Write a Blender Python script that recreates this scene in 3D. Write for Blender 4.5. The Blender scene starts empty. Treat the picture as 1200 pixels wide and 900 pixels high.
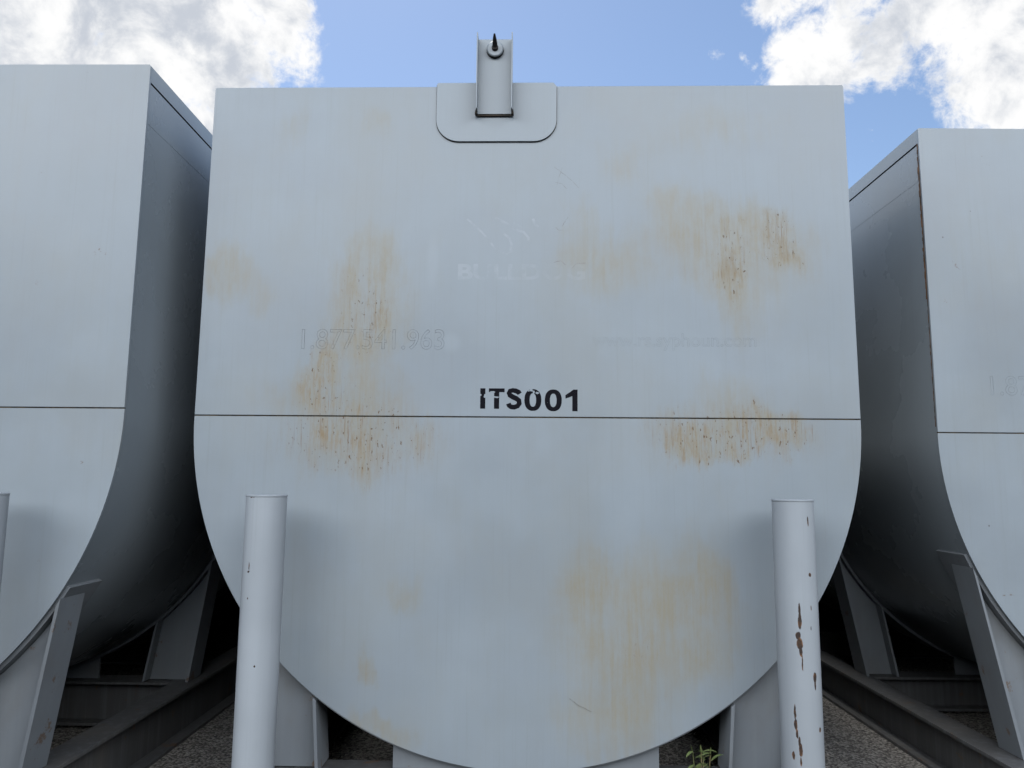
import bpy, bmesh, math, random
from mathutils import Matrix, Vector
R = math.radians
random.seed(7)
scene = bpy.context.scene
C = scene.collection
S = 1.5            # metres per unit: half the width of a tank
EYE = 1.0         # eye height in those units

# ------------------------------------------------------------------ camera
cam_d = bpy.data.cameras.new('camera'); cam = bpy.data.objects.new('camera', cam_d); C.objects.link(cam)
cam_d.sensor_width = 36; cam_d.lens = 886.2 / 1200 * 36
cam_d.clip_start = 0.05; cam_d.clip_end = 2000
cam.matrix_world = (Matrix.Translation((0, 0, EYE * S)) @ Matrix.Rotation(R(0.658), 4, 'Z')
                    @ Matrix.Rotation(R(90 + 7.62), 4, 'X') @ Matrix.Rotation(R(0.496), 4, 'Z'))
scene.camera = cam

# ------------------------------------------------------------------ light
SUN_EL, SUN_AZ = 58, -20       # azimuth from +Y towards +X
scene.view_settings.view_transform = 'Standard'
scene.view_settings.look = 'None'
scene.view_settings.gamma = 1
scene.view_settings.use_curve_mapping = False
scene.view_settings.exposure = 1.5
sd = bpy.data.lights.new('sun', 'SUN'); sun = bpy.data.objects.new('sun', sd); C.objects.link(sun)
sd.energy = .6; sd.angle = R(12); sd.color = (1, .95, .87)
sdir = Vector((math.sin(R(SUN_AZ)) * math.cos(R(SUN_EL)), math.cos(R(SUN_AZ)) * math.cos(R(SUN_EL)), math.sin(R(SUN_EL))))
sun.rotation_euler = sdir.to_track_quat('Z', 'Y').to_euler()
sun.location = (0, 0, 20)

scene.cycles.max_bounces = 4; scene.cycles.diffuse_bounces = 0; scene.cycles.glossy_bounces = 3

# ------------------------------------------------------------------ node helpers
class NT:
    def __init__(s, tree): s.t = tree; s.n = tree.nodes; s.l = tree.links
    def node(s, ty, **kw):
        n = s.n.new(ty)
        for k, v in kw.items(): setattr(n, k, v)
        return n
    def put(s, sock, v):
        if isinstance(v, bpy.types.NodeSocket): s.l.new(v, sock)
        else: sock.default_value = v
    def m(s, op, a, b=0.0, c=None, clamp=False):
        n = s.node('ShaderNodeMath', operation=op, use_clamp=clamp)
        s.put(n.inputs[0], a); s.put(n.inputs[1], b)
        if c is not None: s.put(n.inputs[2], c)
        return n.outputs[0]
    def vm(s, op, a, b=(0, 0, 0)):
        n = s.node('ShaderNodeVectorMath', operation=op); s.put(n.inputs[0], a); s.put(n.inputs[1], b)
        return n.outputs['Value'] if op in ('LENGTH', 'DOT_PRODUCT') else n.outputs[0]
    def noise(s, vec, scale, detail=4, rough=.55, dist=0):
        n = s.node('ShaderNodeTexNoise'); s.put(n.inputs['Vector'], vec)
        n.inputs['Scale'].default_value = scale; n.inputs['Detail'].default_value = detail
        n.inputs['Roughness'].default_value = rough; n.inputs['Distortion'].default_value = dist
        return n.outputs[0]
    def mr(s, v, a, b, c=0, d=1, smooth=True):
        n = s.node('ShaderNodeMapRange', interpolation_type='SMOOTHSTEP' if smooth else 'LINEAR')
        s.put(n.inputs[0], v)
        for i, x in enumerate((a, b, c, d)): n.inputs[i + 1].default_value = x
        return n.outputs[0]
    def mix(s, f, a, b):
        n = s.node('ShaderNodeMix', data_type='RGBA'); s.put(n.inputs[0], f)
        s.put(n.inputs[6], a if isinstance(a, bpy.types.NodeSocket) else (*a, 1)); s.put(n.inputs[7], b if isinstance(b, bpy.types.NodeSocket) else (*b, 1))
        return n.outputs[2]
    def xyz(s, v):
        n = s.node('ShaderNodeSeparateXYZ'); s.put(n.inputs[0], v); return n.outputs
    def comb(s, x, y, z):
        n = s.node('ShaderNodeCombineXYZ')
        for i, v in enumerate((x, y, z)): s.put(n.inputs[i], v)
        return n.outputs[0]
    def smax(s, lst):
        o = lst[0]
        for q in lst[1:]: o = s.m('MAXIMUM', o, q)
        return o
    def add(s, lst):
        o = lst[0]
        for q in lst[1:]: o = s.m('ADD', o, q)
        return o

def blob(g, x, z, cx, cz, rx, rz, st, soft=(1.0, .15)):
    """soft elliptical mask round (cx, cz)"""
    dx = g.m('MULTIPLY', g.m('SUBTRACT', x, cx), 1 / rx); dz = g.m('MULTIPLY', g.m('SUBTRACT', z, cz), 1 / rz)
    d = g.m('SQRT', g.m('ADD', g.m('MULTIPLY', dx, dx), g.m('MULTIPLY', dz, dz)))
    return g.mr(d, soft[0], soft[1], 0, st)

# ------------------------------------------------------------------ sky
w = bpy.data.worlds.new('World'); scene.world = w; w.use_nodes = True
g = NT(w.node_tree); g.n.clear()
sky = g.node('ShaderNodeTexSky', sky_type='NISHITA', sun_disc=False)
sky.sun_elevation = R(SUN_EL); sky.sun_rotation = R(SUN_AZ); sky.air_density = 1.0; sky.dust_density = .3; sky.ozone_density = 1.4
tc = g.node('ShaderNodeTexCoord').outputs['Generated']
d = g.vm('NORMALIZE', tc)
X, Y, Z = g.xyz(d)
az = g.m('MULTIPLY', g.m('ARCTAN2', X, Y), 180 / math.pi)
el = g.m('MULTIPLY', g.m('ARCSINE', Z), 180 / math.pi)
# banks of cloud: (azimuth, elevation, half width, half height, weight)
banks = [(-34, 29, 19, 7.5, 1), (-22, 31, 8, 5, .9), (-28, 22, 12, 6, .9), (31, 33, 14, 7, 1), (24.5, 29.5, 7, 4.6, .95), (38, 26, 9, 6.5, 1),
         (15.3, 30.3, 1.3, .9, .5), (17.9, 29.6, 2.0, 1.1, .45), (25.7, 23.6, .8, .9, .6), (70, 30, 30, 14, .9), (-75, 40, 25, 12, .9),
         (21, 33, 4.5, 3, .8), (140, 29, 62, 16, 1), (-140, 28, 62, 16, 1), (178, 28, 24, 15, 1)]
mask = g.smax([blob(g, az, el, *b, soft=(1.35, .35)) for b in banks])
n1 = g.noise(d, 7, 9, .62, .25)
n2 = g.noise(g.vm('ADD', d, (3.1, .4, 1.7)), 26, 8, .65, .3)
dens = g.add([mask, g.m('MULTIPLY', g.m('SUBTRACT', n1, .5), 1.6), g.m('MULTIPLY', g.m('SUBTRACT', n2, .5), 1.1)])
cover = g.mr(dens, .44, .78)
n3 = g.noise(g.vm('ADD', d, (7.7, 2.2, .3)), 11, 8, .6, .35)
shade = g.mr(g.m('ADD', n3, g.m('MULTIPLY', g.m('SUBTRACT', dens, .9), .25)), .42, .68)
ccol = g.mix(shade, (1.0, 1.0, 1.0), (.58, .62, .69))
bg1 = g.node('ShaderNodeBackground'); g.put(bg1.inputs[0], sky.outputs[0]); bg1.inputs[1].default_value = .051
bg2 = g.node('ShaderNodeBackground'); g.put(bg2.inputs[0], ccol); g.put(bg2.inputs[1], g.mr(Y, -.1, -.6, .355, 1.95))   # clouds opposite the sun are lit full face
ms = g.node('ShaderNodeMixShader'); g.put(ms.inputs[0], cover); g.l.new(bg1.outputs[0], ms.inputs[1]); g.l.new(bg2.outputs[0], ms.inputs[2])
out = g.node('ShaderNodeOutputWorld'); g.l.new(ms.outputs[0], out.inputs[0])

# ------------------------------------------------------------------ materials
def mat(name):
    m = bpy.data.materials.new(name); m.use_nodes = True
    g = NT(m.node_tree); g.n.clear()
    p = g.node('ShaderNodeBsdfPrincipled'); o = g.node('ShaderNodeOutputMaterial'); g.l.new(p.outputs[0], o.inputs[0])
    return m, g, p

PAINT = (.315, .37, .413)
def face_xy(px, py):  # a table below is written in 1200x900 units of a reference drawing of the front plate: 391 units = one half width
    return (px - 618) / 385.0, (488.5 - py) / 372.0

def paint_mat(name, stains=(), light=(), gouges=(), streak=.5, rough=.33, speck=.35, seed=0., base=PAINT, over=None, wear=0, wavy=1):
    m, g, p = mat(name)
    co = g.node('ShaderNodeTexCoord').outputs['Object']
    co = g.vm('ADD', co, (0, 0, 0))
    x, y, z = g.xyz(co)
    sc = g.vm('ADD', co, (seed, seed * 1.7, seed * .6))
    big = g.noise(sc, 1.3, 5, .55)
    st = g.noise(g.vm('MULTIPLY', sc, (26, 26, .9)), 1, 5, .6)          # rain streaks
    st2 = g.noise(g.vm('MULTIPLY', sc, (95, 95, 1.6)), 1, 4, .6)
    fine = g.noise(sc, 60, 4, .6)
    base2 = tuple(c * .93 for c in base); base3 = tuple(min(1, c * 1.07) for c in base)
    col = g.mix(g.mr(big, .3, .7), base2, base3)
    col = g.mix(g.m('MULTIPLY', g.mr(st, .45, .75), streak * .28), col, (.30, .34, .36))
    col = g.mix(g.m('MULTIPLY', g.mr(st2, .54, .75), streak * .3), col, (.25, .28, .29))
    rustm = None
    if stains:
        wob = g.noise(g.vm('MULTIPLY', co, (5, 5, 2.5)), 1, 5, .62); wob2 = g.noise(g.vm('ADD', g.vm('MULTIPLY', co, (6, 6, 3)), (9, 9, 9)), 1, 5, .62)
        xx = g.m('ADD', x, g.m('MULTIPLY', g.m('SUBTRACT', wob, .5), .30)); zz = g.m('ADD', z, g.m('MULTIPLY', g.m('SUBTRACT', wob2, .5), .36))
        soft, hard = [], []
        for cx, cz, rx, rz, a, b in stains:
            k = blob(g, xx, zz, cx, cz, rx, rz, 1, soft=(1.25, .0))
            soft.append(g.m('MULTIPLY', k, a * 2.3))
            if b: hard.append(g.m('MULTIPLY', k, b * 1.9))
        s = g.m('MINIMUM', g.add(soft), 1)
        edge = g.noise(g.vm('MULTIPLY', co, (22, 22, 3.2)), 1, 7, .68)
        s = g.m('MULTIPLY', s, g.mr(g.m('ADD', s, g.m('MULTIPLY', g.m('SUBTRACT', edge, .5), 1.5)), -.05, .55))
        # weak overall yellowing of the old coat
        tone = g.noise(g.vm('ADD', g.vm('MULTIPLY', co, (2.2, 2.2, 1.3)), (4, 4, 4)), 1, 7, .66)
        col = g.mix(g.m('MULTIPLY', g.mr(tone, .42, .68), .26), col, (.31, .32, .295))
        tone2 = g.noise(g.vm('ADD', g.vm('MULTIPLY', co, (1.1, 1.1, 1.6)), (8, 1, 4)), 1, 5, .6)
        col = g.mix(g.m('MULTIPLY', g.mr(tone2, .45, .65), .22), col, (.27, .31, .36))
        vs = g.noise(g.vm('MULTIPLY', co, (42, 42, 2.6)), 1, 6, .65)
        mot = g.noise(g.vm('MULTIPLY', co, (9, 9, 5)), 1, 7, .7)
        s1 = g.m('MULTIPLY', s, g.mr(g.m('ADD', g.m('MULTIPLY', vs, .45), g.m('MULTIPLY', mot, .55)), .36, .66, .30, 1.0))
        col = g.mix(g.m('MULTIPLY', s1, .70), col, (.32, .275, .165))
        if hard:
            h = g.m('MINIMUM', g.add(hard), 1)
            vs3 = g.noise(g.vm('MULTIPLY', co, (70, 70, 7)), 1, 6, .7)
            mm = g.m('MULTIPLY', h, g.mr(g.m('ADD', g.m('MULTIPLY', vs3, .6), g.m('MULTIPLY', mot, .4)), .44, .68))
            col = g.mix(g.m('MULTIPLY', mm, .72), col, (.27, .165, .055))
            sp = g.noise(g.vm('MULTIPLY', co, (75, 75, 38)), 1, 3, .6)
            dots = g.m('MULTIPLY', g.mr(sp, .63, .67), g.mr(h, .12, .5))
            col = g.mix(g.m('MULTIPLY', dots, .85), col, (.15, .09, .045))
            vs4 = g.noise(g.vm('MULTIPLY', co, (150, 150, 5)), 1, 4, .6)
            ln = g.m('MULTIPLY', g.mr(vs4, .60, .70), g.mr(h, .1, .5))
            col = g.mix(g.m('MULTIPLY', ln, .6), col, (.20, .12, .06))
            rustm = g.m('MAXIMUM', mm, dots)
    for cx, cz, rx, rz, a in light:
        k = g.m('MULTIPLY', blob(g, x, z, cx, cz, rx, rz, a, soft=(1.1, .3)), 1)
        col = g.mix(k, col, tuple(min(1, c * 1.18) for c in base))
    if gouges:
        wx = g.noise(g.vm('MULTIPLY', co, (60, 60, 30)), 1, 4, .6)
        wz = g.noise(g.vm('MULTIPLY', co, (30, 30, 9)), 1, 3, .6)
        xx = g.m('ADD', x, g.m('MULTIPLY', g.m('SUBTRACT', wx, .5), .008)); zz = g.m('ADD', z, g.m('MULTIPLY', g.m('SUBTRACT', wz, .5), .02))
        k = g.smax([blob(g, xx, zz, *q, 1, soft=(1.1, .85)) for q in gouges])
        k2 = g.smax([blob(g, xx, zz, *q, 1, soft=(.85, .5)) for q in gouges])
        front = g.m('LESS_THAN', y, 0)
        k = g.m('MULTIPLY', k, front)
        rc = g.mix(g.mr(g.noise(sc, 45, 4, .6), .35, .55), (.22, .10, .035), (.035, .02, .015))
        rc = g.mix(g.m('MULTIPLY', k2, .8), rc, (.03, .018, .012))
        col = g.mix(k, col, rc); rustm = k
    if over:
        oc, lo, hi, amt, osc, fade = over
        k = g.m('MULTIPLY', g.mr(g.noise(g.vm('ADD', co, (5, 5, 5)), osc, 6, .7), lo, hi), amt)
        if fade: k = g.m('MULTIPLY', k, g.mr(x, fade[0], fade[1], fade[2], fade[3], smooth=False))
        col = g.mix(k, col, oc)
    if wear:
        q = g.noise(g.vm('ADD', sc, (2, 7, 1)), 7, 9, .72)
        k = g.mr(q, .66 - .05 * wear, .70 - .04 * wear)
        col = g.mix(g.m('MULTIPLY', k, .75), col, (.16, .095, .05))
        k2 = g.mr(g.noise(g.vm('MULTIPLY', sc, (2, 2, 1.2)), 1.4, 8, .68), .46, .72)
        col = g.mix(g.m('MULTIPLY', k2, .35 * wear), col, (.19, .175, .15))
    # tiny pits
    v = g.node('ShaderNodeTexVoronoi', feature='F1'); g.put(v.inputs['Vector'], g.vm('MULTIPLY', sc, (1, 1, .8))); v.inputs['Scale'].default_value = 5.5
    pit = g.m('MULTIPLY', g.mr(v.outputs['Distance'], .028, .016), g.m('GREATER_THAN', g.noise(sc, 2.3, 2, .5), .56))
    col = g.mix(g.m('MULTIPLY', pit, speck * 2, clamp=True), col, (.10, .085, .07))
    g.put(p.inputs['Base Color'], col)
    rr = g.mr(big, .3, .7, rough - .04, rough + .05)
    if rustm is not None: rr = g.m('ADD', rr, g.m('MULTIPLY', rustm, .4), clamp=True)
    g.put(p.inputs['Roughness'], rr)
    p.inputs['IOR'].default_value = 1.6
    # plate is never quite flat, and paint has orange peel
    b = g.node('ShaderNodeBump'); b.inputs['Strength'].default_value = 1; b.inputs['Distance'].default_value = 1
    hgt = g.add([g.m('MULTIPLY', g.noise(sc, .9, 2, .5), .008), g.m('MULTIPLY', g.noise(sc, 5, 2, .5), .00018)])
    if rustm is not None: hgt = g.m('SUBTRACT', hgt, g.m('MULTIPLY', rustm, .0006))
    if wavy: g.put(b.inputs['Height'], hgt); g.l.new(b.outputs[0], p.inputs['Normal'])
    return m

def simple_mat(name, c1, c2, scale=8, rough=.6, stretch=(1, 1, 1), bump=.0005, metal=0):
    m, g, p = mat(name)
    co = g.vm('MULTIPLY', g.node('ShaderNodeTexCoord').outputs['Object'], stretch)
    n = g.noise(co, scale, 6, .65)
    g.put(p.inputs['Base Color'], g.mix(g.mr(n, .35, .65), c1, c2)); p.inputs['Roughness'].default_value = rough; p.inputs['Metallic'].default_value = metal
    b = g.node('ShaderNodeBump'); b.inputs['Distance'].default_value = bump; b.inputs['Strength'].default_value = 1
    g.put(b.inputs['Height'], n); g.l.new(b.outputs[0], p.inputs['Normal'])
    return m

# stains on the middle tank's front plate, in drawing units: centre x, y, half width, half height, tan weight, rust weight
ST = [(425, 370, 48, 75, .55, .22), (440, 300, 30, 40, .3, 0), (400, 465, 95, 28, .35, .1), (380, 440, 18, 32, .6, .75), (400, 500, 22, 16, .5, .95), (425, 515, 95, 38, .45, .38),
      (440, 378, 16, 26, .5, .7), (412, 478, 20, 12, .4, .6), (262, 320, 20, 34, .5, .1), (300, 345, 24, 30, .3, 0), (333, 152, 24, 30, .22, 0), (435, 142, 20, 26, .28, 0),
      (710, 310, 50, 40, .42, 0), (680, 262, 22, 32, .25, 0), (735, 190, 40, 30, .24, 0), (850, 150, 90, 30, .2, 0), (860, 290, 95, 55, .5, .12), (918, 282, 18, 36, .5, .6),
      (862, 315, 16, 50, .5, .4), (800, 250, 40, 40, .3, 0), (880, 365, 40, 40, .25, 0), (850, 505, 85, 30, .5, .5), (872, 508, 18, 24, .5, .9), (815, 522, 28, 24, .5, .75), (915, 502, 20, 18, .4, .55),
      (760, 700, 100, 75, .46, .03), (822, 690, 34, 70, .4, .03), (702, 690, 32, 55, .4, .02), (720, 800, 70, 60, .4, 0), (745, 740, 22, 20, .3, .12), (440, 762, 12, 20, .5, .08), (487, 685, 26, 22, .3, 0),
      (485, 835, 26, 18, .28, 0), (450, 820, 30, 14, .3, 0), (850, 460, 60, 25, .25, .05)]
ZS0 = .2023 + EYE
stains = []
for px, py, a, b_, s_, h_ in ST:
    fx, fz = face_xy(px, py)
    stains.append((fx * S, (fz + ZS0) * S, a * 1.28 / 385 * S, b_ * 1.28 / 372 * S, s_, h_))
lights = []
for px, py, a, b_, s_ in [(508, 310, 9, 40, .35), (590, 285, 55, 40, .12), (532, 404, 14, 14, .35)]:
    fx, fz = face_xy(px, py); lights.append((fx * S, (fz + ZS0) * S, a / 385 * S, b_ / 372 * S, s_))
M = {}
M['front'] = paint_mat('stained_paint', stains, lights, streak=.9, seed=0, rough=.40)
M['paint'] = paint_mat('grey_paint', streak=.5, seed=11, rough=.40)
M['side'] = paint_mat('side_paint', streak=.6, seed=5, rough=.26, wavy=0)
fl = lambda px, py, a, b_, s_: ((px - 618) / 385 * S, ((488.5 - py) / 372 + ZS0) * S, a / 385 * S, b_ / 372 * S, s_, 0)
M['front_clean'] = paint_mat('lightly_streaked_paint', [fl(560, 300, 60, 90, .10), fl(300, 300, 70, 110, .10)], streak=.8, seed=21, rough=.40, wear=.15)
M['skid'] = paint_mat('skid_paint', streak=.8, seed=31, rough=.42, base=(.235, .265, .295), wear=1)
M['rail'] = paint_mat('dark_rail_paint', streak=.8, seed=35, rough=.5, base=(.10, .103, .107), wear=1)  # rails and cross beams share this darker, more neutral base
M['post'] = paint_mat('post_paint', streak=.5, seed=41, rough=.36, base=(.40, .445, .485))
pr = .0545 * S
def pg(px, py, a, b_):   # marks on the right hand post, drawing units to metres on the pipe
    t = (py - 585) / 315.0; cx = 928.5 + t * 12.5
    return ((px - cx) / 23.8 * pr, (EYE - .0318 - t * .697) * S, a / 23.8 * pr, b_ / 315 * .697 * S)
M['post_gouged'] = paint_mat('gouged_post_paint', streak=.5, seed=44, rough=.36, base=(.40, .445, .485),
    gouges=[pg(*q) for q in [(928.6, 716, 1.2, 9), (928.8, 728, 2.0, 10), (927.2, 745, 2.8, 5), (929, 754, 3.4, 7), (930.2, 763, 1.8, 6), (931.8, 775, .8, 10), (946.5, 792, 2.2, 6), (947, 800, 1.1, 6),
                             (924.7, 832, 1.0, 9), (925.5, 845, 1.6, 6), (926.8, 855, 1.1, 6), (929.0, 864, 1.3, 6), (930.6, 873, 1.8, 8), (931, 886, .8, 5),
                             (953, 851, 1.6, 3.2), (924, 881, 1.1, 4.5), (938.5, 611, .9, 6), (941, 674, 1.6, 2.4), (942, 712, .5, 3), (942, 736, .5, 3)]])
def pg2(px, py, a, b_):   # small chips on the left hand post
    t = (py - 581) / 319.0; cx = 313 - t * 16.5
    return ((px - cx) / 23.8 * pr, (EYE - .0318 - t * .70) * S, a / 23.8 * pr, b_ / 319 * .70 * S)
M['post_chipped'] = paint_mat('chipped_post_paint', streak=.5, seed=47, rough=.34, base=(.40, .445, .485),
    gouges=[pg2(*q) for q in [(299, 666, .6, 5), (298, 673, 1.3, 1.5), (297.5, 706, .7, 1.3), (306, 784, 1.1, 1.3), (301.6, 583, 2, 2), (305, 583, 1, 1.5)]])
M['dark'] = simple_mat('dark_gap', (.022, .02, .018), (.06, .04, .025), 20, .8)
M['seam'] = simple_mat('seam_rust', (.03, .03, .028), (.12, .09, .05), 3, .8, (6, 6, 1))
M['rust'] = simple_mat('rust', (.20, .095, .035), (.07, .045, .03), 18, .85)
M['bolt'] = simple_mat('blackened_bolt', (.02, .02, .022), (.05, .04, .035), 30, .5, metal=.5)
M['leaf'] = simple_mat('weed_leaf', (.10, .15, .045), (.20, .24, .09), 22, .55)
M['stem'] = simple_mat('weed_stem', (.12, .14, .05), (.2, .17, .08), 22, .6)
M['stone'] = simple_mat('loose_stone', (.16, .15, .135), (.36, .34, .31), 9, .85)

# gravel ground
m, g, p = mat('gravel')
co = g.node('ShaderNodeTexCoord').outputs['Object']
a = g.noise(co, 1.1, 6, .6); b_ = g.noise(co, 38, 6, .7); c_ = g.noise(co, 160, 4, .6)
v = g.node('ShaderNodeTexVoronoi', feature='F1'); g.put(v.inputs['Vector'], g.vm('ADD', co, (0, 0, 0))); v.inputs['Scale'].default_value = 75; v.inputs['Randomness'].default_value = 1
vc = g.xyz(v.outputs['Color'])[0]
t = g.add([g.m('MULTIPLY', a, .25), g.m('MULTIPLY', b_, .4), g.m('MULTIPLY', vc, .35)])
col = g.mix(g.mr(t, .3, .68), (.15, .14, .125), (.47, .45, .41))
col = g.mix(g.mr(g.m('MULTIPLY', vc, c_), .50, .62), col, (.60, .585, .55))
col = g.mix(g.mr(v.outputs['Distance'], .45, .85), col, (.09, .085, .08))
g.put(p.inputs['Base Color'], col); p.inputs['Roughness'].default_value = .93
bp = g.node('ShaderNodeBump'); bp.inputs['Strength'].default_value = 1; bp.inputs['Distance'].default_value = 1
g.put(bp.inputs['Height'], g.add([g.m('MULTIPLY', b_, .010), g.m('MULTIPLY', v.outputs['Distance'], -.006), g.m('MULTIPLY', c_, .003)])); g.l.new(bp.outputs[0], p.inputs['Normal'])
M['gravel'] = m

def ghost_mat(name, colour, lo, hi, amount, scale=7, fade=None, stained=True):
    """the paint of the plate, tinted where remains of old lettering still cling"""
    return paint_mat(name, stains if stained else (), (), streak=.7, seed=0 if stained else 21, speck=0, rough=.40, over=(colour, lo, hi, amount, scale, fade))

# ------------------------------------------------------------------ mesh helpers
def link(name, me, parent=None, m=None, smooth=True, angle=35):
    o = bpy.data.objects.new(name, me); C.objects.link(o)
    if m: me.materials.clear(); me.materials.append(m)
    if smooth:
        for f in me.polygons: f.use_smooth = True
        me.set_sharp_from_angle(angle=R(angle))
    if parent: o.parent = parent
    return o
def obj(name, bm, m, parent=None, bevel=0, smooth=True, segs=2):
    bmesh.ops.recalc_face_normals(bm, faces=bm.faces[:])
    keep = None
    if bevel:
        es = [e for e in bm.edges if len(e.link_faces) == 2 and e.calc_face_angle() > R(50)]
        new = bmesh.ops.bevel(bm, geom=es, offset=bevel, segments=segs, affect='EDGES', profile=.6, clamp_overlap=True)['faces']
        bm.faces.index_update(); nw = {f.index for f in new}; keep = [f.index for f in bm.faces if f.index not in nw]
    me = bpy.data.meshes.new(name); bm.to_mesh(me); bm.free()
    o = link(name, me, parent, m, smooth)
    for i in keep or (): me.polygons[i].use_smooth = False      # the big faces stay truly flat
    for f in me.polygons:
        if len(f.vertices) > 8: f.use_smooth = False
    return o
def prism(pts, y0, y1, bm=None):
    """polygon in the X-Z plane (tank units, z from the ground) pushed from y0 to y1"""
    bm = bm or bmesh.new()
    A = [bm.verts.new((x * S, y0 * S, z * S)) for x, z in pts]; B = [bm.verts.new((x * S, y1 * S, z * S)) for x, z in pts]
    bm.faces.new(A); bm.faces.new(B[::-1])
    for i in range(len(pts)):
        j = (i + 1) % len(pts); bm.faces.new((A[i], B[i], B[j], A[j]))
    return bm
def box(x0, x1, y0, y1, z0, z1, bm=None): return prism([(x0, z0), (x1, z0), (x1, z1), (x0, z1)], y0, y1, bm)
def lathe(prof, n=48, axis='Z', bm=None):
    bm = bm or bmesh.new(); rings = []
    for r, h in prof:
        ring = []
        for i in range(n):
            t = 2 * math.pi * i / n; a, b = r * math.cos(t) * S, r * math.sin(t) * S
            ring.append(bm.verts.new((a, b, h * S) if axis == 'Z' else (a, -h * S, b)))
        rings.append(ring)
    for q in range(len(rings) - 1):
        for i in range(n): bm.faces.new((rings[q][i], rings[q][(i + 1) % n], rings[q + 1][(i + 1) % n], rings[q + 1][i]))
    bm.faces.new(rings[0][::-1]); bm.faces.new(rings[-1])
    return bm
def empty(name, loc, rz, label, cat, group=None):
    o = bpy.data.objects.new(name, None); C.objects.link(o); o.location = loc; o.rotation_euler = (0, 0, rz); o.empty_display_size = .3
    o['label'] = label; o['category'] = cat
    if group: o['group'] = group
    return o

# ------------------------------------------------------------------ ground
bm = bmesh.new(); N = 60
def gz(x, y): return 0
for ring in (400,):
    vs = [bm.verts.new((sx * ring, sy * ring, 0)) for sx, sy in ((-1, -1), (1, -1), (1, 1), (-1, 1))]; bm.faces.new(vs)
gr = obj('ground', bm, M['gravel']); gr['kind'] = 'structure'; gr['label'] = 'grey gravel ground of the yard'

# dark bank added unseen behind the viewer to block low sky light
M['blocker'] = simple_mat('dark_blocker', (.018, .026, .012), (.06, .075, .03), .8, .95, bump=.3)
bm = bmesh.new(); rnd = random.Random(5); rows = []
for i in range(91):
    a_ = math.pi * (1.0 + i / 90) ; row = []
    for k, (dd, hh) in enumerate([(13, -.05), (14, 2.6), (15.5, 4.6), (18, 5.6), (26, 5.2), (40, -.05)]):
        jit = (rnd.random() - .5) * (1.1 if hh > 1 else 0)
        row.append(bm.verts.new(((dd + jit) * 1.15 * math.cos(a_), (dd + jit) * math.sin(a_) + 1.0, hh + jit * .8)))
    rows.append(row)
for a_, b2 in zip(rows, rows[1:]):
    for k in range(5): bm.faces.new((a_[k], a_[k + 1], b2[k + 1], b2[k]))
bk = obj('sky_blocker_hill', bm, M['blocker']); bk['kind'] = 'structure'

# ------------------------------------------------------------------ lettering
def text_mesh(body, size, bold=0., fill=True, bevel=0., spacing=1.):
    cu = bpy.data.curves.new('letters', 'FONT'); cu.body = body; cu.size = size; cu.offset = bold
    cu.space_character = spacing; cu.align_x = 'LEFT'; cu.resolution_u = 6
    if not fill: cu.fill_mode = 'NONE'; cu.bevel_depth = bevel; cu.bevel_resolution = 0
    
    o = bpy.data.objects.new('letters', cu); C.objects.link(o)
    dg = bpy.context.evaluated_depsgraph_get(); dg.update()
    me = bpy.data.meshes.new_from_object(o.evaluated_get(dg)); bpy.data.objects.remove(o)
    return me
def place_text(name, me, parent, m, x0, x1, z0, z1, y, shear=0):
    xs = [v.co.x for v in me.vertices]; ys = [v.co.y for v in me.vertices]
    ax, bx, ay, by = min(xs), max(xs), min(ys), max(ys)
    for v in me.vertices:
        u = (v.co.x - ax) / (bx - ax); t = (v.co.y - ay) / (by - ay)
        v.co = ((x0 + (x1 - x0) * u) * S, y * S - v.co.z * .05 - .00012, (z0 + (z1 - z0) * t) * S)
    return link(name, me, parent, m, smooth=False)

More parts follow.
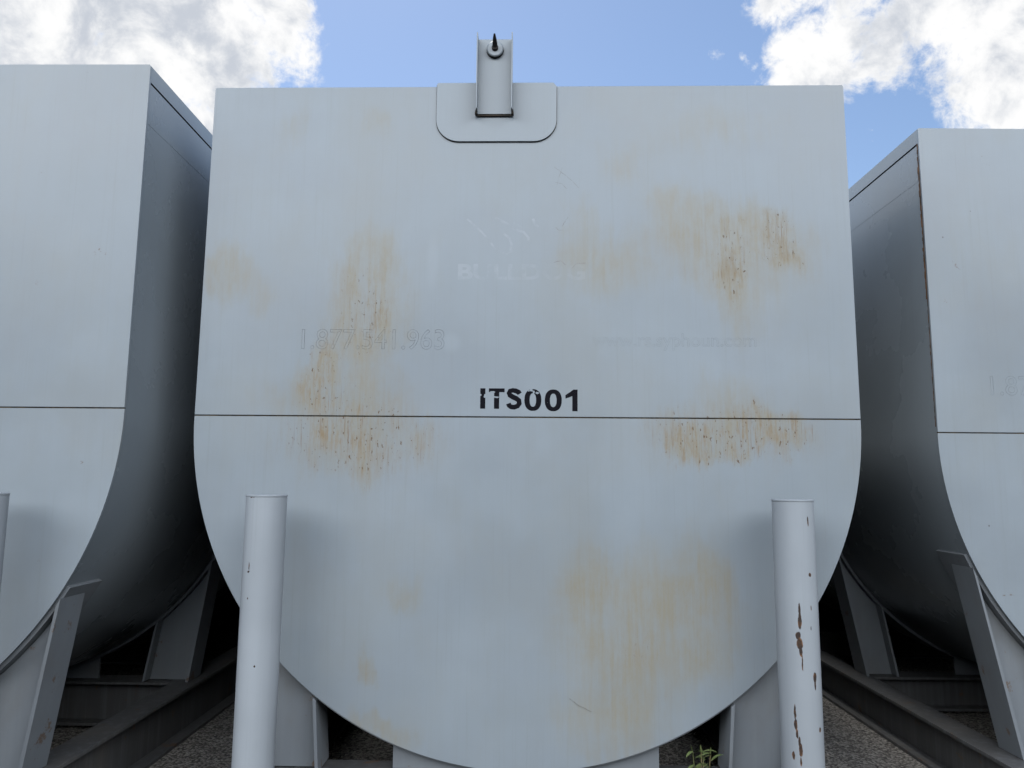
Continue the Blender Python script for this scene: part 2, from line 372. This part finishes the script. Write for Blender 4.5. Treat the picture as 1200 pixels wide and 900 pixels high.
# ------------------------------------------------------------------ storage tank
T, CC = 1.0574, .0063
LEN = 8.0
def arc(r, a0, a1, zc, n):
    return [(r * math.cos(a0 + (a1 - a0) * i / n), zc + r * math.sin(a0 + (a1 - a0) * i / n)) for i in range(n + 1)]
def storage_tank(X0, Y0, Zs, rot, label, front, outer, inner=(.605, .59), rc=.80):
    root = empty('storage_tank', (X0 * S, Y0 * S, 0), R(rot), label, 'storage tank', 'steel tanks standing side by side')
    zs = Zs + EYE; zc = zs - CC; zt = zs + T
    # shell: a U shaped trough with a narrow open joint under the roof edge
    i_ = .997; gz1, gz0 = zt - .050, zt - .057
    right = [(i_, zt), (i_, gz1), (i_ - .02, gz1), (i_ - .02, gz0), (i_, gz0), (i_, zc)]
    prof = right + arc(i_, 0, -math.pi, zc, 120)[1:] + [(-x, z) for x, z in right[::-1]][1:]
    obj('shell', prism(prof, .008, LEN), M['side'], root)
    for s in (-1, 1):
        obj('roof_joint', box(s * (i_ - .012) - .002, s * (i_ - .012) + .002, .012, LEN - .01, gz0 + .0005, gz1 - .0005), M['dark'], root)
    # front plates
    g0 = zs + .0019; g1 = zs - .0019
    obj('upper_front_plate', prism([(-1, g0), (1, g0), (1, zt - .004), (.996, zt + .001), (-.996, zt), (-1, zt - .004)], 0, .009), front, root, bevel=.002)
    low = [(1, g1)] + arc(1, 0, -math.pi, zc, 120)[(1 if g1 > zc else 0):-1] + [(-1, g1)]
    obj('lower_front_plate', prism(low, .001, .009), front, root)
    obj('seam', box(-.998, .998, .0035, .0085, g1 - .002, g0 + .002), M['seam'], root)
    for s in (-1, 1):
        obj('weld_bead', box(s * i_ - .0005, s * i_ + .0005, .01, LEN, zt - .185, zt - .183), M['side'], root)
    # skid
    zr = Zs + EYE - 1.018          # top of the rails
    for s in (-1, 1):
        bm = bmesh.new()
        box(s * rc - .052, s * rc + .052, -.06, LEN - .1, zr - .012, zr, bm)
        box(s * rc - .006, s * rc + .006, -.059, LEN - .101, .0135, zr - .0125, bm)
        box(s * rc - .060, s * rc + .060, -.06, LEN - .1, .001, .013, bm)
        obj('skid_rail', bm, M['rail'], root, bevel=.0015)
    ot, ob = outer; it, ib = inner
    hz = lambda x, r=1.0: zc - math.sqrt(max(r * r - x * x, 0))
    k = 0; yc = .062
    while yc < LEN - .2:
        bm = bmesh.new()
        n = 10
        for s in (-1, 1):      # webs between the stiffeners
            top = [(it + .001 + (ot - .013 - it - .001) * i / n) for i in range(n + 1)]
            prism([(s * x, hz(x, 1.010)) for x in top] + [(s * (ob - .013), zr), (s * (ib + .001), zr)], yc - .012, yc - .002, bm)
        n = 24
        prism([(-.375 + .77 * i / n, hz(-.375 + .77 * i / n, 1.010)) for i in range(n + 1)] + [(.395, zr), (-.375, zr)], yc - .012, yc - .002, bm)
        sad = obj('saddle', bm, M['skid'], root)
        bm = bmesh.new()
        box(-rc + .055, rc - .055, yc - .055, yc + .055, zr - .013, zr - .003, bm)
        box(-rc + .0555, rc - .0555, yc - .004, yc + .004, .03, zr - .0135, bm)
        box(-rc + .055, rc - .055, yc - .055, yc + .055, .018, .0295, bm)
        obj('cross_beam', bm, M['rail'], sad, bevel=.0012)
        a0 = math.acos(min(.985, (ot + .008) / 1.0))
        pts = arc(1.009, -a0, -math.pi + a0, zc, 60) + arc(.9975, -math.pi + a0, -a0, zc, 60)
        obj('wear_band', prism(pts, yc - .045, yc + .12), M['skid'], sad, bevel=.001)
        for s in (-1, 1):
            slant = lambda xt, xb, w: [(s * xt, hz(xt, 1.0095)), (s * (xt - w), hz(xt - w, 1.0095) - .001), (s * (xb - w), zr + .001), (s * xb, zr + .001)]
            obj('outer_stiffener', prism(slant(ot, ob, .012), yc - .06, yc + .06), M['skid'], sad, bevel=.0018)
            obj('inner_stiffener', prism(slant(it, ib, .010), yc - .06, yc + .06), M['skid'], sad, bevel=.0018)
        yc += 1.04; k += 1
    return root, zs

TK = [(.0111, 2.2638, .2023, -.74), (-2.14, 2.1598, .2104, -.25), (2.3712, 2.5096, .1832, .70)]
tank, zs = storage_tank(*TK[0], 'rust stained pale grey steel tank numbered ITS001 with a round bottom, in the middle', M['front'], (.82, .765))
ltank, zl = storage_tank(*TK[1], 'clean pale grey steel tank cut off at the left, beside the one numbered ITS001', M['front_clean'], (.86, .79), (.65, .61), .775)
rtank, zrr = storage_tank(*TK[2], 'pale grey steel tank cut off at the right with a rusty front corner', M['front_clean'], (.915, .80), (.72, .665), .825)

# the row goes on at both sides: the next tank left and right
def copy_tree(o, parent=None):
    c = o.copy(); C.objects.link(c)
    if parent: c.parent = parent
    for ch in list(o.children): copy_tree(ch, c)
    return c
nl = copy_tree(ltank); nl.location.x -= 2.22 * S; nl['label'] = 'pale grey steel tank next along to the left of the left hand tank'
nr = copy_tree(rtank); nr.location.x += 2.30 * S; nr['label'] = 'pale grey steel tank next along to the right of the right hand tank'

# rusty joint on the near corner of the right tank
bm = bmesh.new()
zt = zrr + T; z = zrr + .02; q = []
while z < zt - .045:
    wv = .0032 * (.5 + random.random()) * (1 if z > zrr + .45 else .45); q.append((z, wv)); z += .012
pts = [(-1.0 - .0012 - w_ * .5, z_) for z_, w_ in q] + [(-.9985, z_) for z_, w_ in q[::-1]]
for i in range(len(q) - 1):
    box(-1.0 - .0008 - q[i][1] * .3, -.9965, .0082, .0082 + q[i][1] * 1.6, q[i][0], q[i + 1][0] - .0003, bm)
obj('corner_bead', bm, M['rust'], rtank)['label'] = 'dark rusty joint along the front corner'

# ---- lifting bracket on the middle tank
zt = zs + T
r_ = .072; x0, x1 = -.284, .0965; zb, zt2 = zs + .871, zt + .010
pts = [(x1, zt2 - .012), (x1 - .010, zt2), (x0 + .004, zt2), (x0, zt2 - .005)]
pts += [(x0 + r_ - r_ * math.cos(t), zb + r_ - r_ * math.sin(t)) for t in [math.pi / 2 * i / 10 for i in range(11)]]
pts += [(x1 - r_ + r_ * math.sin(t), zb + r_ - r_ * math.cos(t)) for t in [math.pi / 2 * i / 10 for i in range(11)]]
dbl = obj('doubler_plate', prism(pts, -.0065, -.0012), M['paint'], tank, bevel=.0015)
# thin dark joint round the plate
def offs(P, d):
    cx = sum(p[0] for p in P) / len(P); cz = sum(p[1] for p in P) / len(P)
    return [(x + d * (1 if x > cx else -1), z - (d * 1.1 if z < cz else 0)) for x, z in P]
obj('plate_joint', prism(offs(pts, .0013), -.0018, -.0008), M['seam'], dbl)
cx0, cx1, cz0, cz1, wt = -.156, -.043, zs + .958, zs + 1.211, .0035
bm = bmesh.new()
y_b, y_f = -.0105, -.054
U = [(cx0, y_f), (cx0 + wt, y_f), (cx0 + wt, y_b - wt), (cx1 - wt, y_b - wt), (cx1 - wt, y_f), (cx1, y_f), (cx1, y_b), (cx0, y_b)]
A = [bm.verts.new((x * S, y * S, cz0 * S)) for x, y in U]; B = [bm.verts.new((x * S, y * S, cz1 * S)) for x, y in U]
bm.faces.new(A); bm.faces.new(B[::-1])
for i in range(8): bm.faces.new((A[i], B[i], B[(i + 1) % 8], A[(i + 1) % 8]))
chan = obj('bracket_channel', bm, M['paint'], tank, bevel=.001)
obj('weld_joint', box(cx0 - .0005, cx1 + .0005, -.0125, -.0096, cz0 - .006, cz0 - .001), M['dark'], chan)
bm = bmesh.new()
for xx in (cx0 - .001, cx1 + .001):
    for k in range(5):
        h = .016 * (1 - k / 5); box(xx - .0035 + .0004 * k, xx + .0035 - .0004 * k, -.030 + .003 * k, -.0125, cz0 - .006 + k * .004, cz0 - .002 + k * .004, bm)
obj('corner_weld', bm, M['dark'], chan)
bcx, bcz = (cx0 + cx1) / 2, zs + 1.172
boss = obj('boss', lathe([(.0262, .0), (.0265, .001), (.0265, .012), (.0235, .0145), (.012, .0145)], 32, 'Y'), M['paint'], chan); boss.location = (bcx * S, (y_b - wt + .0005) * S, bcz * S)
ringo = obj('boss_shade_ring', lathe([(.0265, .0), (.0275, .001), (.0275, .003), (.0265, .004)], 32, 'Y'), M['dark'], chan); ringo.location = (bcx * S, (y_b - wt + .0005) * S, bcz * S)  # dark ring puts the shade beneath the boss into colour
bo = obj('bolt', lathe([(.0105, .0), (.0105, .008), (.0085, .009), (.0078, .022), (.0058, .036), (.004, .046), (.0028, .052)], 12, 'Y'), M['bolt'], chan)
bo.location = (bcx * S, (y_b - wt - .012) * S, (bcz - .001) * S); bo.rotation_euler = (R(-24), 0, 0)

# ---- writing on the middle tank
m, g, p = mat('black_stencil')
co = g.node('ShaderNodeTexCoord').outputs['Object']
x, y, z = g.xyz(co)
wob = g.noise(co, 90, 3, .6); wob2 = g.noise(g.vm('ADD', co, (3, 3, 3)), 90, 3, .6)
xx = g.m('ADD', x, g.m('MULTIPLY', g.m('SUBTRACT', wob, .5), .012)); zz = g.m('ADD', z, g.m('MULTIPLY', g.m('SUBTRACT', wob2, .5), .012))
TX0, TZ0 = -.1325 * S, (zs + .0191) * S; tw, th = .2933 * S, .068 * S
chips = [(.004, .70, .010, .05), (.046, .66, .010, .09), (.125, .84, .03, .035), (.115, .66, .03, .05), (.165, .61, .035, .035), (.525, .93, .018, .06), (.55, .85, .012, .07), (.585, .80, .020, .04), (.50, .90, .012, .03)]
ck = g.smax([blob(g, xx, zz, TX0 + u * tw, TZ0 + v_ * th, ru * tw, rv * th, 1, soft=(1.1, .9)) for u, v_, ru, rv in chips])
mid = g.mr(g.noise(co, 120, 3, .6), .72, .76)
ck = g.m('MAXIMUM', ck, mid)
p.inputs['Base Color'].default_value = (.006, .006, .010, 1); p.inputs['Roughness'].default_value = .8; p.inputs['Specular IOR Level'].default_value = .15
g.put(p.inputs['Alpha'], g.m('SUBTRACT', 1, ck))
M['stencil'] = m
def glyph_poly(bm, loops):
    pass
# number: letters drawn as thick strokes so that they keep a heavy, square stencil weight
def stroke(bm, pts, w, closed=False, h=.0004, y=0):
    """flat ribbon through pts (metres, x z) of width w"""
    n = len(pts); L, Rr = [], []
    for i in range(n):
        if closed: a, b = pts[i - 1], pts[(i + 1) % n]
        else: a, b = pts[max(i - 1, 0)], pts[min(i + 1, n - 1)]
        dx, dz = b[0] - a[0], b[1] - a[1]; l = math.hypot(dx, dz) or 1
        nx, nz = -dz / l, dx / l; wi = w[i] if isinstance(w, (list, tuple)) else w
        L.append(bm.verts.new((pts[i][0] + nx * wi / 2, y, pts[i][1] + nz * wi / 2))); Rr.append(bm.verts.new((pts[i][0] - nx * wi / 2, y, pts[i][1] - nz * wi / 2)))
    for i in range(n if closed else n - 1):
        j = (i + 1) % n; bm.faces.new((L[i], L[j], Rr[j], Rr[i]))
bm = bmesh.new(); H = th; yy = -.0003
def rect(x0, z0, x1, z1):
    bm.faces.new([bm.verts.new((TX0 + a * tw, yy, TZ0 + b * H)) for a, b in ((x0, z0), (x1, z0), (x1, z1), (x0, z1))])
def sup(cx, cz, rx, rz, n=40, e=2.3):
    P_ = []
    for i in range(n):
        t = 2 * math.pi * i / n; c, s = math.cos(t), math.sin(t)
        P_.append((TX0 + (cx + rx * math.copysign(abs(c) ** (2 / e), c)) * tw, TZ0 + (cz + rz * math.copysign(abs(s) ** (2 / e), s)) * H))
    return P_
def ringf(cx, cz, rx, rz, ix, iz):
    O = [bm.verts.new((x, yy, z)) for x, z in sup(cx, cz, rx, rz)]; I = [bm.verts.new((x, yy, z)) for x, z in sup(cx, cz, ix, iz)]
    for i in range(len(O)): j = (i + 1) % len(O); bm.faces.new((O[i], O[j], I[j], I[i]))
rect(.0, .09, .052, 1.0)                                   # I
rect(.088, .83, .250, 1.0); rect(.142, .09, .195, .829)    # T
sp = [(.405, .76), (.395, .83), (.365, .895), (.335, .915), (.305, .885), (.297, .80), (.305, .70), (.335, .62), (.37, .55), (.398, .46), (.402, .33), (.385, .22), (.35, .165), (.32, .175), (.298, .235), (.29, .33)]
stroke(bm, [(TX0 + (a) * tw, TZ0 + (b) * H) for a, b in sp], [.050 * tw] * 3 + [.048 * tw] * 2 + [.052 * tw] * 6 + [.05 * tw] * 5, y=yy)   # S
ringf(.541, .49, .087, .485, .033, .30)                    # 0
ringf(.750, .48, .087, .485, .034, .30)                    # 0
rect(.945, .0, .999, .82)
bm.faces.new([bm.verts.new((TX0 + a * tw, yy, TZ0 + b * H)) for a, b in ((.945, .8205), (.999, .8205), (.999, .965), (.955, .965), (.925, .86), (.875, .72), (.875, .56), (.918, .62), (.945, .68))])
lt = obj('tank_number', bm, M['stencil'], tank, smooth=False)
# make sure the flat letters face the viewer
lt['label'] = 'chipped black number ITS001'

M['ghost_dark'] = ghost_mat('ghost_outline', (.12, .12, .11), .40, .60, .75, 16)
M['ghost_dark_b'] = ghost_mat('ghost_outline_faded', (.12, .12, .12), .38, .54, 1.0, 22, fade=(.15 * S, .52 * S, .25, 1))
M['ghost_light'] = ghost_mat('ghost_pale', (.50, .55, .60), .38, .62, .30, 9, fade=(-.05 * S, .12 * S, 1, .5))
me = text_mesh('1.877.541.963', .2, fill=False, bevel=.0012)
place_text('old_phone_number', me, tank, M['ghost_dark'], -.683, -.245, zs + .205, zs + .268, 0)['label'] = 'ghost of a removed phone number'
me = text_mesh('www.rs.syphoun.com', .2, fill=False, bevel=.0006)
place_text('old_web_address', me, tank, M['ghost_dark_b'], .205, .70, zs + .205, zs + .258, 0)['label'] = 'ghost of a removed web address'
me = text_mesh('BULLDOG', .2, bold=.006)
place_text('old_name', me, tank, M['ghost_light'], -.207, .185, zs + .424, zs + .475, 0)['label'] = 'ghost of removed pale lettering'
# pale remains of the emblem above it
bm = bmesh.new()
def pxl(a, b): fx, fz = face_xy(a, b); return (fx * S, (fz + zs) * S)
for P_, wd in [([(548, 258), (556, 265), (566, 274), (574, 283), (580, 291), (588, 298), (596, 300), (604, 296)], 2.4), ([(592, 276), (599, 281), (602, 289), (600, 296)], 3),
               ([(582, 257), (590, 261), (598, 265), (606, 271), (616, 274), (622, 281), (621, 289), (614, 293)], 3), ([(627, 258), (630, 265), (637, 271)], 3.2), ([(604, 262), (610, 266), (614, 269)], 2.4)]:
    stroke(bm, [pxl(a, b) for a, b in P_], wd / 385 * S, y=-.0003)
M['ghost_emblem'] = ghost_mat('ghost_emblem', (.50, .55, .60), .4, .6, .36, 14)
obj('old_emblem', bm, M['ghost_emblem'], tank, smooth=False)['label'] = 'pale ghost of a removed emblem'
# scratches
bm = bmesh.new()
def wig(pts, wd):
    q = []
    for (a, b), (c, d) in zip(pts, pts[1:]):
        for k in range(4): q.append((a + (c - a) * k / 4 + random.uniform(-.4, .4), b + (d - b) * k / 4 + random.uniform(-.3, .3)))
    q.append(pts[-1]); stroke(bm, [pxl(*z) for z in q], [wd / 385 * S * random.uniform(.4, 1.2) for _ in q], y=-.0003)
for P_, wd in [([(652, 195), (664, 204), (675, 213), (682, 221)], .8), ([(654, 214), (662, 216), (668, 222)], .7), ([(662, 268), (665, 262), (669, 256)], 1.2), ([(654, 268), (658, 272), (668, 272)], .8),
               ([(652, 310), (660, 308), (666, 313)], .8), ([(672, 318), (680, 311), (690, 311)], 1.0), ([(670, 788), (680, 795), (694, 801)], 1.1), ([(662, 196), (658, 208), (655, 220)], .5)]:
    wig(P_, wd)
M['scratch'] = ghost_mat('scratch', (.17, .15, .13), .35, .6, .55, 30)
obj('scratches', bm, M['scratch'], tank, smooth=False)
me = text_mesh('1.877.541', .2, fill=False, bevel=.0012)
M['ghost_dark_c'] = ghost_mat('ghost_outline_right', (.15, .16, .16), .42, .62, .6, 9, stained=False)
place_text('old_phone_number', me, rtank, M['ghost_dark_c'], -.815, -.50, zrr + .125, zrr + .19, 0)['label'] = 'ghost of a removed phone number'

# ------------------------------------------------------------------ posts
def steel_post(X, Y, m, label, rz=0):
    root = empty('steel_post', (X * S, Y * S, 0), rz, label, 'post', 'pipe posts in front of the tanks')
    h = EYE - .0318; r = .0545
    obj('pipe', lathe([(r, .001), (r, h - .006)], 72), m, root)
    obj('cap', lathe([(r * .99, h - .0058), (r + .0012, h - .0048), (r + .0012, h - .0015), (r - .001, h)], 72), M['post'], root)
    obj('base_plate', lathe([(.10, .001), (.10, .009), (.098, .010), (.06, .010)], 4), M['skid'], root)
    return root
steel_post(-.7005, 2.11, M['post_chipped'], 'pale grey pipe post at the left end of the middle tank front')
steel_post(.749, 2.11, M['post_gouged'], 'pale grey pipe post with rusty gouges at the right end of the middle tank front')
steel_post(-2.14 + .717, 2.02, M['post'], 'pipe post cut off at the left edge, in front of the left tank')

# ------------------------------------------------------------------ weed
root = empty('weed', (.505 * S, 2.19 * S, 0), 0, 'small green weed growing up under the round belly of the middle tank', 'weed')
rnd = random.Random(3)
def leaf(bm, base, dirv, L, W, droop):
    d = Vector(dirv).normalized(); side = d.cross(Vector((0, 0, 1))).normalized(); n = 7; prev = None
    for i in range(n + 1):
        t = i / n; c = Vector(base) + d * L * t + Vector((0, 0, -droop * L * t * t)); w_ = W * math.sin(math.pi * min(1, t * .93 + .07)) ** .8 * (1 - .25 * t)
        a = bm.verts.new(c + side * w_ + Vector((0, 0, w_ * .35))); m_ = bm.verts.new(c); b = bm.verts.new(c - side * w_ + Vector((0, 0, w_ * .35)))
        if prev: bm.faces.new((prev[0], a, m_, prev[1])); bm.faces.new((prev[1], m_, b, prev[2]))
        prev = (a, m_, b)
def tube(bm, pts, r0, r1, n=6):
    rings = []
    for i, p_ in enumerate(pts):
        r = r0 + (r1 - r0) * i / (len(pts) - 1)
        rings.append([bm.verts.new((p_[0] + r * math.cos(2 * math.pi * k / n), p_[1] + r * math.sin(2 * math.pi * k / n), p_[2])) for k in range(n)])
    for a, b in zip(rings, rings[1:]):
        for k in range(n): bm.faces.new((a[k], a[(k + 1) % n], b[(k + 1) % n], b[k]))
topz = (EYE - .72) * S
for sx, sy, hh in [(0, 0, 1.0), (-.03, .02, .985), (.035, -.01, .99), (.015, .03, .96)]:
    bs = bmesh.new()
    pts = [(sx * t * 1.0 + .006 * math.sin(5 * t), sy * t, topz * hh * t) for t in [i / 8 for i in range(9)]]
    tube(bs, pts, .004, .0018); st_ = obj('stem', bs, M['stem'], root)
    for k in range(9):
        t = .45 + .55 * (k + 1) / 9; a = rnd.uniform(0, 6.28)
        bl = bmesh.new()
        leaf(bl, (sx * t, sy * t, topz * hh * t), (math.cos(a), math.sin(a), rnd.uniform(.2, .9)), rnd.uniform(.045, .08), rnd.uniform(.008, .014), rnd.uniform(.1, .7))
        obj('leaf', bl, M['leaf'], root)
    bl = bmesh.new(); leaf(bl, pts[-1], (rnd.uniform(-.4, .4), -.1, 1), .035, .004, .1); obj('leaf', bl, M['leaf'], root)

# ------------------------------------------------------------------ loose stones
rnd = random.Random(11)
tb = bmesh.new(); bmesh.ops.create_icosphere(tb, subdivisions=1, radius=1); tv = [v.co.copy() for v in tb.verts]; tf = [[v.index for v in f.verts] for f in tb.faces]; tb.free()
SV, SF = [], []
def stones(n, xa, xb, ya, yb, smin, smax):
    for _ in range(n):
        x, y = rnd.uniform(xa, xb), rnd.uniform(ya, yb); s = smin + (smax - smin) * rnd.random() ** 3
        mtx = Matrix.Translation((x, y, s * .25)) @ Matrix.Rotation(rnd.uniform(0, 6.3), 4, 'Z') @ Matrix.Diagonal((s, s * rnd.uniform(.6, 1), s * rnd.uniform(.4, .7), 1))
        o = len(SV)
        for c in tv: SV.append(mtx @ (c + Vector((rnd.uniform(-1, 1), rnd.uniform(-1, 1), rnd.uniform(-1, 1))) * .18))
        for f in tf: SF.append([o + i for i in f])
stones(1500, 1.2, 2.6, 3.0, 7.5, .003, .014)
stones(700, -2.2, -1.0, 3.0, 7.5, .003, .014)
stones(500, -1.4, 1.4, 2.9, 4.0, .003, .012)
stones(900, -6, 6, .5, 3.2, .003, .016)
sm = bpy.data.meshes.new('gravel_stones'); sm.from_pydata(SV, [], SF)
stn = link('gravel_stones', sm, None, M['stone'], smooth=False); stn['kind'] = 'stuff'; stn['label'] = 'loose grey stones scattered on the gravel'
